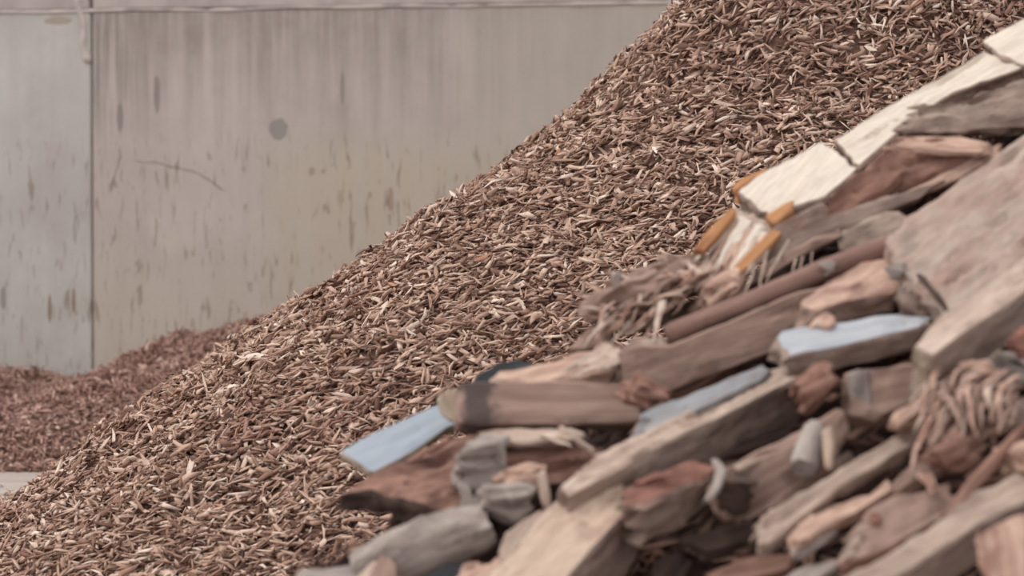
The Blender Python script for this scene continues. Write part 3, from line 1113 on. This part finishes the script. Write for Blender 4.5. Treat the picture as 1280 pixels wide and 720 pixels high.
fibres(tb, 'splinter', sp[:16], 'cream'); fibres(tb, 'splinter', sp[16:32], 'cream_dull'); fibres(tb, 'splinter', sp[32:], 'pinkish')
fibres(tb, 'splinter', [((948, 300, 0.05), (930, 372, 0.07), 0.006, 0.0), ((962, 300, 0.05), (945, 378, 0.07), 0.005, 0.0), ((985, 300, 0.04), (958, 352, 0.06), 0.006, 0.0),
                        ((1000, 310, 0.0), (990, 342, 0.02), 0.005, 0.0), ((1006, 308, 0.0), (1000, 338, 0.02), 0.004, 0.0), ((1020, 300, 0.0), (1012, 334, 0.02), 0.003, 0.0)], 'greybeige')

# shredded bark mass left of the torn end
sb = lump('shredded_log', 'shredded reddish brown log end, all fibres, below the torn orange edged board', 800, 378, (0.125, 0.08, 0.062), 'taupe', off=-0.02, cat='log', rot=(0, -0.45, 0.1), rough=0.35)
sp = []
for i in range(80):
    rx, ry = fb.uniform(755, 905), 0
    ry = 392 - (rx - 755) * 0.36 + fb.uniform(-20, 24)
    ang = fb.gauss(2.75, 0.45)
    ln = fb.uniform(26, 62)
    sp.append(((rx, ry, fb.uniform(0.02, 0.10)), (rx + ln * math.cos(ang), ry + ln * math.sin(ang), fb.uniform(0.03, 0.13)), fb.uniform(0.007, 0.014), fb.uniform(-0.1, 0.12)))
fibres(sb, 'splinter', sp[:30], 'pinkish'); fibres(sb, 'splinter', sp[30:50], 'cream_dull'); fibres(sb, 'splinter', sp[50:65], 'taupe'); fibres(sb, 'splinter', sp[65:], 'red')
lump('pale_knot', 'small pale grey knot poking out above the shredded log end', 775, 352, (0.026, 0.02, 0.02), 'grey', off=0.06, cat='wood chunk', rough=0.3)
lump('broken_chunk', 'soft brown broken chunk between the shredded log and the torn board', 853, 340, (0.055, 0.05, 0.045), 'taupe', off=0.0, cat='wood chunk', rough=0.4)
lump('broken_chunk', 'tan fibrous chunk under the torn board fibres, above the reddish rail', 905, 372, (0.07, 0.05, 0.04), 'pinkish', off=0.0, cat='wood chunk', rot=(0, -0.5, 0), rough=0.4)

piece('flat_offcut', 'small flat taupe offcut lying on the chips at the upper edge of the heap',
      [(708, 438), (722, 418), (750, 398), (770, 404), (764, 428), (740, 436)], 0.03, 'taupe', ty=0.002, off=0.0, cat='offcut')
# rails and long boards in the middle
rod('round_rail', 'long reddish brown round rail running diagonally above the wide taupe board', [(834, 420), (940, 378), (1030, 338), (1100, 312), (1150, 300)], 0.030, 'redrail', off=0.05, cat='rail', flat=0.9)
piece('wide_board', 'long wide taupe board with a smooth face, one end green grey and broken',
      [(772, 440), (800, 432), (838, 432), (995, 366), (1060, 352), (1040, 405), (962, 442), (805, 503), (780, 486)], 0.05, 'taupe', ty=0.0002, off=0.06, cat='board', amp=0.002, ends=(0.012, 0.01))
piece('green_grey_offcut', 'green grey weathered offcut lying on the broken end of the wide taupe board',
      [(766, 446), (790, 426), (826, 418), (838, 430), (812, 446), (790, 470), (774, 472)], 0.03, 'greybeige', ty=0.001, off=0.08, cat='offcut')
piece('short_post', 'short square post with pale pinkish top, lying between the rail and the blue painted board',
      [(1000, 378), (1050, 344), (1080, 328), (1118, 326), (1132, 348), (1120, 366), (1050, 378), (1010, 394)], 0.055, 'taupe', face='pinkish', facename='torn_face', ty=0.0032, off=0.09, cat='post', amp=0.005, ends=(0.02, 0.01))
piece('short_post', 'grey brown end of a broken post behind the point of the blue painted board',
      [(1125, 352), (1150, 345), (1185, 362), (1190, 388), (1150, 396), (1128, 384)], 0.06, 'taupe_grey', ty=0.001, off=0.04, cat='post', amp=0.007, ends=(0.02, 0.02))
lump('grey_knot', 'small grey knot sitting above the short pale topped post', 1122, 340, (0.022, 0.02, 0.022), 'grey', off=0.12, rough=0.3)
lump('grey_knot', 'little pale chip of wood standing on the reddish rail', 1036, 334, (0.012, 0.012, 0.018), 'grey', off=0.09, rough=0.4, cat='wood chunk')
# great slab
piece('rough_slab', 'great rough pale slab with pinkish lower half, widest timber at the side of the heap',
      [(1108, 296), (1128, 272), (1188, 238), (1290, 160), (1430, 90), (1430, 250), (1290, 330), (1180, 392), (1150, 366), (1122, 330)], 0.09, 'slab', ty=0.0022, off=0.04, cat='slab', amp=0.0045, ends=(0.02, 0.01), seg=0.014, fr=0.9)
piece('dark_sliver', 'thin dark grey sliver leaning at the lower tip of the rough slab',
      [(1148, 342), (1158, 346), (1190, 382), (1184, 390)], 0.012, 'dark', ty=0.002, off=0.12, cat='splinter')
# blue board on the right
piece('blue_painted_board', 'wedge shaped pale blue painted board right of the wide taupe board',
      [(966, 424), (976, 415), (1050, 402), (1120, 394), (1172, 394), (1150, 410), (1060, 431), (985, 446)], 0.055, 'taupe_grey', face='blue2', facename='paint_coat', ty=0.0034, off=0.11, cat='board', amp=0.003, ends=(0.02, 0.02))
piece('pink_sliver', 'curled pinkish splinter resting on the upper edge of the pale blue board',
      [(1008, 408), (1018, 392), (1036, 388), (1046, 404), (1034, 412), (1026, 408)], 0.012, 'pinkish', ty=0.003, off=0.15, cat='splinter', amp=0.004)
# square beam lower right
piece('square_timber', 'square sawn timber, lit top and shaded side painted in, below the great pale slab',
      [(1141, 431), (1172, 398), (1290, 318), (1420, 235), (1440, 275), (1290, 362), (1166, 443)], 0.105, 'taupe_grey', face='cream_dull', endmat='end', ty=0.0034, off=0.16, cat='timber', amp=0.002, ends=(0.004, 0.004))  # pale top and darker sides are one wood, light put into colour
# beams in the middle
piece('blue_grey_board', 'weathered blue grey board with jagged end under the wide taupe board',
      [(798, 538), (806, 516), (838, 500), (955, 452), (965, 462), (950, 476), (860, 520), (818, 548)], 0.03, 'bluegrey', face='blue3', facename='paint_coat', ty=0.0024, off=0.06, cat='board', amp=0.004, ends=(0.03, 0.01))
mb = piece('long_timber', 'long rough beam with light top edge, running up to the knotty reddish stub',
      [(698, 606), (745, 572), (830, 528), (985, 452), (1008, 458), (1000, 474), (850, 546), (762, 594), (712, 620)], 0.13, 'taupe_grey', face='cream_dull', ty=0.0030, off=0.10, cat='timber', amp=0.004, ends=(0.01, 0.02))
lump('bark_stub', 'reddish brown knotty stub at the upper end of the long rough beam', 1022, 486, (0.052, 0.05, 0.05), 'red', off=0.14, rough=0.35, cat='log stub', rot=(0, -0.5, 0))
piece('side_board', 'brown grey board face under the long rough beam, its lower side in shade',
      [(885, 612), (905, 585), (975, 552), (1050, 512), (1056, 545), (1040, 590), (985, 628), (932, 650), (905, 650)], 0.06, 'taupe', ty=0.0002, off=0.10, cat='board', amp=0.003, ends=(0.01, 0.02))
piece('narrow_lath', 'narrow lath lying along the top of the brown grey board below the long rough beam',
      [(918, 578), (960, 560), (1042, 508), (1046, 516), (966, 568), (922, 590)], 0.03, 'greybeige', ty=0.002, off=0.14, cat='lath')
piece('block_end', 'grey taupe block with a pale left face under the pale blue board',
      [(1056, 470), (1064, 460), (1142, 456), (1156, 470), (1150, 500), (1092, 524), (1064, 520)], 0.08, 'taupe', ty=0.0006, off=0.09, cat='block', amp=0.004)
piece('block_end', 'thin pale grey plate standing against the left side of the grey taupe block',
      [(1058, 466), (1086, 460), (1090, 520), (1066, 520)], 0.02, 'grey', ty=0.0004, off=0.11, cat='block', amp=0.003)
rod('old_pipe', 'short dark grey tube beside a torn pale peg, below the reddish stub', [(1004, 585), (1012, 560), (1022, 536)], 0.03, 'grey', off=0.14, cat='pipe', sides=16)
piece('pale_peg', 'small torn pale yellow peg stuck in the dark beside the grey tube',
      [(1026, 540), (1038, 538), (1042, 556), (1040, 580), (1032, 584), (1030, 560)], 0.014, 'yellow', ty=0.0008, off=0.17, cat='splinter', amp=0.005)
# long thin boards lower right
piece('thin_lath', 'thin pink grey lath slanting up to the frayed root, just below the square beam',
      [(1111, 524), (1120, 514), (1178, 474), (1200, 466), (1192, 486), (1150, 516), (1122, 534)], 0.025, 'pinkish', ty=0.002, off=0.15, cat='lath', ends=(0.01, 0.02))
piece('long_narrow_board', 'long narrow grey beige board crossing the dark hollow towards the frayed root',
      [(944, 662), (958, 640), (1060, 580), (1128, 538), (1160, 524), (1172, 534), (1130, 562), (1050, 610), (964, 678), (948, 680)], 0.035, 'greybeige', ty=0.002, off=0.16, cat='board', ends=(0.015, 0.01))
piece('forked_board', 'pinkish split board with forked end lying under the long narrow board',
      [(990, 664), (1006, 646), (1060, 622), (1110, 600), (1118, 612), (1070, 642), (1046, 650), (1018, 668), (996, 682)], 0.035, 'pinkish', ty=0.0022, off=0.16, cat='board', ends=(0.03, 0.02), amp=0.005)
piece('grey_sliver', 'grey sliver on the dark ground under the forked pinkish board',
      [(988, 688), (1010, 668), (1046, 654), (1050, 664), (1012, 690), (992, 694)], 0.02, 'grey', ty=0.002, off=0.15, cat='splinter')
piece('red_marked_block', 'reddish brown block with a red smear, between the forked board and the lowest plank',
      [(1050, 694), (1064, 662), (1084, 636), (1112, 620), (1186, 606), (1202, 622), (1176, 650), (1098, 692), (1062, 704)], 0.07, 'red', face='taupe', ty=0.0014, off=0.17, cat='block', amp=0.006, ends=(0.02, 0.02))
piece('red_smear', 'rust red scrap stuck on the reddish brown block',
      [(1084, 640), (1094, 636), (1102, 648), (1096, 660), (1088, 654)], 0.008, 'rust', ty=0.0014, off=0.20, cat='splinter', bev=0.001)
piece('low_plank', 'long light plank along the bottom corner, lowest timber of the heap on that side',
      [(1010, 745), (1130, 680), (1230, 612), (1300, 582), (1430, 530), (1440, 575), (1300, 622), (1222, 660), (1110, 728), (1040, 760)], 0.09, 'taupe_grey', face='greybeige', ty=0.0028, off=0.24, cat='plank', amp=0.004)
piece('broken_plank', 'pinkish broken plank with upright grain at the very bottom corner',
      [(1218, 662), (1250, 650), (1300, 630), (1400, 600), (1420, 770), (1252, 770), (1236, 720)], 0.06, 'pinkish', ty=0.001, off=0.32, cat='plank', amp=0.006, axis=((1240, 760), (1225, 660)))
rod('bent_stick', 'bent brown stick curving down beside the frayed root', [(1190, 650), (1212, 612), (1240, 580), (1268, 548), (1300, 520)], [0.018, 0.014, 0.012, 0.012], 'red', off=0.22, cat='stick')
lump('broken_chunk', 'pink brown chunk at the frame edge below the frayed root', 1272, 572, (0.05, 0.04, 0.04), 'pinkish', off=0.2, rough=0.4)
lump('broken_chunk', 'rust red chunk at the frame edge under the square beam', 1282, 432, (0.035, 0.03, 0.05), 'rust', off=0.12, rough=0.35)
lump('broken_chunk', 'grey chunk between the square beam and the frayed root', 1262, 462, (0.05, 0.04, 0.035), 'grey', off=0.1, rough=0.4)
# frayed root
fr_ = lump('frayed_root', 'frayed pinkish root end with hanging shredded fibres and a dark red hollow', 1214, 520, (0.10, 0.06, 0.055), 'pinkish', off=0.13, cat='root', rot=(0, -0.45, 0), rough=0.35)
hol = lump('hollow_core', None, 1190, 566, (0.06, 0.05, 0.03), 'red', off=0.20, rot=(0, -0.3, 0), rough=0.5)
hol['label'] = 'dark red hollow core'
hol.parent = fr_; hol.matrix_parent_inverse = fr_.matrix_world.inverted()
sp = []
for i in range(92):
    t = fb.random()
    rx = fb.uniform(1168, 1276); ry = 470 + 0.20 * abs(rx - 1215) + fb.uniform(-14, 34)
    ang = fb.gauss(2.15, 0.38)
    ln = fb.uniform(32, 74)
    tx, ty_ = rx + ln * math.cos(ang), ry + ln * math.sin(ang)
    if tx > 1158 and ty_ > 562 - (tx - 1158) * 0.18: ty_ = 562 - (tx - 1158) * 0.18 - fb.uniform(0, 22)
    sp.append(((rx, ry, fb.uniform(0.16, 0.22)), (tx, ty_, fb.uniform(0.22, 0.27)), fb.uniform(0.008, 0.015), fb.uniform(-0.05, 0.25)))
fibres(fr_, 'root_fibre', sp[:50], 'pinkish'); fibres(fr_, 'root_fibre', sp[50:64], 'cream_dull'); fibres(fr_, 'root_fibre', sp[64:], 'taupe')
fibres(fr_, 'root_fibre', [((1172, 530, .22), (1138, 592, .24), .014, .1), ((1168, 520, .22), (1146, 575, .25), .012, .1), ((1150, 590, .2), (1168, 620, .22), .009, 0), ((1160, 590, .2), (1176, 618, .2), .007, 0)], 'pinkish')
lump('root_burl', 'round pinkish burl on top of the frayed root', 1222, 462, (0.03, 0.028, 0.022), 'pinkish', off=0.2, rough=0.35)
# left end of the heap
piece('black_sheet', 'black charred scrap of sheet sticking up behind the smoke marked beam',
      [(583, 482), (600, 466), (622, 452), (650, 445), (664, 452), (670, 462), (640, 472), (600, 486)], 0.012, 'black', ty=0.0022, off=0.03, cat='scrap sheet', amp=0.003)
piece('blue_board', 'light blue painted board at the tip of the heap, above the bark wedge',
      [(424, 564), (470, 540), (538, 509), (600, 490), (612, 515), (560, 536), (500, 575), (468, 591), (460, 589)], 0.022, 'end', face='blue', facename='paint_coat', ty=0.0032, off=0.0, cat='board', amp=0.001, ends=(0.002, 0.004))
bb = piece('smoke_marked_timber', 'taupe squared beam lying level with a smoke blackened band near its pale left end',
      [(572, 479), (640, 476), (740, 477), (800, 480), (812, 500), (798, 528), (700, 531), (600, 531), (574, 528)], 0.075, 'burnt', ty=0.0007, tx=0.0003, off=0.10, cat='timber', amp=0.002, ends=(0.003, 0.02))
p = piece('end_face', None, [(545, 500), (556, 489), (576, 481), (580, 505), (580, 529), (562, 527), (552, 518)], 0.05, 'end', ty=0.0004, tx=-0.0012, off=0.085, amp=0.003, seg=0.01)
p['label'] = 'pale beige split end of the beam'
p.parent = bb; p.matrix_parent_inverse = bb.matrix_world.inverted()
tb2 = piece('torn_board', 'pale torn board split cream and pink, lying on the smoke marked beam',
      [(618, 473), (625, 462), (690, 452), (722, 438), (770, 424), (782, 436), (776, 462), (760, 480), (700, 478), (640, 479)], 0.03, 'cream_dull', face='pinkish', facename='torn_face', ty=0.0024, off=0.09, cat='board', amp=0.006, ends=(0.02, 0.03))
fibres(tb2, 'splinter',
       [((770 + fb.uniform(-14, 8), 436 + fb.uniform(-6, 22), .115), (712 + fb.uniform(-16, 24), 462 + fb.uniform(-8, 12), .125), fb.uniform(.008, .016), fb.uniform(-.03, .03)) for _ in range(14)], 'cream_dull')
lump('reddish_break', 'reddish broken chunk at the right end of the smoke marked beam', 808, 490, (0.045, 0.04, 0.035), 'red', off=0.12, rough=0.4, rot=(0, 0.3, 0))
piece('thin_board', 'thin pale board with ragged tip squeezed beneath the smoke marked beam',
      [(596, 538), (640, 534), (716, 534), (722, 542), (705, 552), (650, 556), (606, 548)], 0.02, 'greybeige', face='cream_dull', ty=0.002, off=0.09, cat='board', ends=(0.01, 0.03), amp=0.004)
piece('dark_red_timber', 'dark red brown timber in the shadow under the thin pale board',
      [(610, 556), (700, 548), (770, 556), (760, 580), (700, 604), (640, 610)], 0.06, 'dark', face='red', ty=0.0004, off=-0.02, cat='timber', amp=0.008)
piece('bark_slab', 'big wedge of reddish brown bark whose point sticks out over the chips below the blue board',
      [(420, 620), (440, 604), (470, 594), (560, 545), (596, 540), (622, 560), (612, 620), (585, 642), (540, 636), (465, 616)], 0.055, 'dark', face='red', ty=0.0030, off=0.06, cat='bark slab', amp=0.008, ends=(0.008, 0.02), fr=0.6)
lump('pale_chunk', 'rounded pale grey chunk at the right side of the bark wedge, upper of two', 604, 580, (0.055, 0.05, 0.055), 'grey', off=0.12, rough=0.3)
lump('pale_chunk', 'rounded grey brown chunk below the upper pale chunk and above the grey log', 628, 622, (0.055, 0.05, 0.045), 'log', off=0.12, rough=0.35)
lump('pale_chunk', 'small upright oval pale flake leaning against the bark wedge', 587, 624, (0.017, 0.014, 0.036), 'grey', off=0.2, rough=0.15)
lump('pale_chunk', 'reddish pink chunk right of the rounded pale chunks, below the dark red timber', 652, 600, (0.05, 0.04, 0.03), 'pinkish', off=0.08, rough=0.4, rot=(0, -.2, 0))
rod('grey_log', 'grey barked log lying near the bottom edge with a split beige left end', [(448, 724), (500, 696), (560, 672), (612, 656)], [0.056, 0.064, 0.062, 0.05], 'log', off=0.12, cat='log', sides=24, amp=0.009)
piece('log_splinter', 'pale split slab lying on the left end of the grey log',
      [(436, 722), (462, 694), (516, 656), (524, 664), (500, 688), (470, 716), (450, 736)], 0.02, 'cream_dull', ty=0.002, off=0.205, cat='split wood', amp=0.005, ends=(0.02, 0.02))
piece('log_splinter', 'brown wedge of split wood at the left end of the grey log',
      [(452, 740), (476, 690), (494, 704), (502, 740)], 0.04, 'taupe', ty=0.001, off=0.2, cat='split wood', amp=0.004)
piece('grey_plank_tip', 'tip of a flat grey plank at the bottom edge, left of the grey log',
      [(366, 714), (380, 709), (440, 706), (456, 720), (440, 750), (372, 740)], 0.03, 'grey', ty=0.003, off=0.08, cat='plank')
piece('dark_sheet', 'small dark scrap beneath the grey log at the bottom edge',
      [(530, 716), (560, 702), (590, 700), (590, 740), (530, 740)], 0.02, 'black', ty=0.002, off=0.12, cat='scrap')
piece('weathered_lath', 'weathered grey lath leaning between the grey log and the big pale block',
      [(622, 688), (632, 664), (670, 640), (690, 636), (680, 656), (648, 690), (628, 702)], 0.03, 'greybeige', ty=0.0024, off=0.16, cat='lath', ends=(0.02, 0.01))
piece('upright_splinter', 'small pale splinter standing upright beside the top of the big pale block',
      [(672, 592), (681, 588), (686, 612), (688, 634), (680, 636)], 0.008, 'cream_dull', ty=0.0006, off=0.2, cat='splinter', bev=0.001)
piece('big_block', 'big squared block, lit yellow cream top painted in, coming towards the bottom edge',
      [(560, 760), (640, 692), (682, 636), (716, 606), (760, 588), (800, 612), (794, 632), (740, 690), (690, 745), (650, 790)], 0.15, 'taupe_grey', face='yellow', ty=0.0026, off=0.22, cat='block', amp=0.005, ends=(0.01, 0.006), axis=((640, 740), (770, 600)))  # yellow top over grey sides carries the overhead light in its colour
piece('pink_strip', 'reddish pink strip of bark along the left foot of the big pale block',
      [(560, 735), (580, 704), (640, 690), (650, 700), (600, 740)], 0.03, 'pinkish', ty=0.002, off=0.18, cat='bark')
piece('rust_block', 'grey block with a rust red torn top just right of the big pale block',
      [(772, 612), (790, 596), (850, 584), (886, 578), (892, 590), (862, 606), (802, 636), (786, 632)], 0.09, 'taupe_grey', face='rust', facename='torn_face', ty=0.0028, off=0.17, cat='block', amp=0.007, ends=(0.02, 0.02))
rod('bark_curl', 'curled strip of pale grey bark by the rust red topped block', [(884, 626), (896, 610), (902, 588), (894, 576)], [0.008, 0.012, 0.010], 'grey', off=0.2, cat='bark', flat=0.6)
lump('dark_chunk', 'dark grey chunk beside the curled strip of bark', 916, 622, (0.04, 0.035, 0.04), 'dark', off=0.12, rough=0.35)
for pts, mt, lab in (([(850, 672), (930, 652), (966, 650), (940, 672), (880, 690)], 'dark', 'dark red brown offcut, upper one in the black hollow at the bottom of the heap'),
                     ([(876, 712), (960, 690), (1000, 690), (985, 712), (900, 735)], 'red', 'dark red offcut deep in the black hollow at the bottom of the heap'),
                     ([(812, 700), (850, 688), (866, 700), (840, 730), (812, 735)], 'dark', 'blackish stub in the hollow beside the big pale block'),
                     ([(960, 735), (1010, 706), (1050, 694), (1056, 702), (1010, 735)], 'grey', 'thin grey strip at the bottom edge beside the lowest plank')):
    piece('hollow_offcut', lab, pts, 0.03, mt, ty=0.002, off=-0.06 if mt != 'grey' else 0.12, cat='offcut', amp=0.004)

def ragged(name, edge, n, ln, ang, mat, dz, idx=0, r=(0.006, 0.012)):
    """splinters along a broken edge of an existing timber"""
    par = [o for o in C.objects if o.name.split('.')[0] == name][idx]
    sp = []
    for i in range(n):
        t = (i + fb.random()) / n
        x = edge[0][0] * (1 - t) + edge[1][0] * t; y = edge[0][1] * (1 - t) + edge[1][1] * t
        a = math.radians(ang + fb.gauss(0, 7)); l = ln * fb.uniform(0.4, 1.0)
        sp.append(((x - math.cos(a) * 12, y - math.sin(a) * 12, dz), (x + math.cos(a) * l, y + math.sin(a) * l, dz + 0.005), fb.uniform(*r), fb.uniform(-0.04, 0.04)))
    fibres(par, 'splinter', sp, mat)


ragged('blue_grey_board', ((800, 536), (822, 506)), 7, 22, 150, 'greybeige', 0.08)
ragged('long_timber', ((735, 590), (775, 560)), 5, 30, 168, 'cream_dull', 0.12)
ragged('long_narrow_board', ((948, 668), (960, 644)), 5, 22, 140, 'greybeige', 0.18)
ragged('forked_board', ((994, 674), (1012, 650)), 5, 24, 150, 'pinkish', 0.18)
ragged('thin_board', ((690, 548), (716, 538)), 5, 30, 15, 'cream_dull', 0.10)
ragged('thin_board', ((712, 545), (720, 552)), 2, 52, 30, 'greybeige', 0.10)
ragged('split_timber', ((1136, 165), (1146, 134)), 6, 14, 170, 'taupe', 0.01)
ragged('red_marked_block', ((1056, 700), (1074, 660)), 5, 22, 150, 'greybeige', 0.19)
ragged('rust_block', ((800, 600), (860, 590)), 7, 26, 165, 'rust', 0.20)
ragged('bark_slab', ((500, 580), (560, 550)), 6, 18, 150, 'red', 0.09)
ragged('short_post', ((1006, 388), (1040, 356)), 6, 20, 155, 'pinkish', 0.11)
ragged('blue_painted_board', ((968, 438), (985, 444)), 3, 16, 160, 'cream_dull', 0.12)

# offcuts buried between the larger timbers
bur = random.Random(21)
k = 0
while k < 52:
    px = bur.uniform(560, 1300); py = bur.uniform(60, 730)
    hl = heap_line(px)
    if py < hl + 50: continue
    if 800 < px < 1060 and py > 640: continue
    ang = math.radians(bur.gauss(-33, 16)); ln = bur.uniform(60, 130); w = bur.uniform(9, 20)
    dx, dy = math.cos(ang) * ln / 2, math.sin(ang) * ln / 2
    nx_, ny_ = -math.sin(ang) * w / 2, math.cos(ang) * w / 2
    bm_ = bur.choice(['taupe', 'red', 'taupe_grey', 'greybeige', 'dark', 'pinkish'])
    bw = {'taupe': 'dull brown', 'red': 'reddish brown', 'taupe_grey': 'grey brown', 'greybeige': 'pale beige', 'dark': 'blackish brown', 'pinkish': 'light pinkish'}[bm_]
    piece('buried_offcut', bw + ' offcut half buried in the gaps between the larger scrap timbers',
          [(px - dx - nx_, py - dy - ny_), (px + dx - nx_, py + dy - ny_), (px + dx + nx_, py + dy + ny_), (px - dx + nx_, py - dy + ny_)],
          bur.uniform(0.02, 0.045), bm_, ty=bur.uniform(0.0008, 0.003), tx=bur.uniform(-.0005, .0005),
          off=bur.uniform(-0.17, -0.07), cat='offcut', group=bw + ' offcuts buried in the scrap heap', seg=0.02, ends=(0.02, 0.02), amp=0.004)
    k += 1
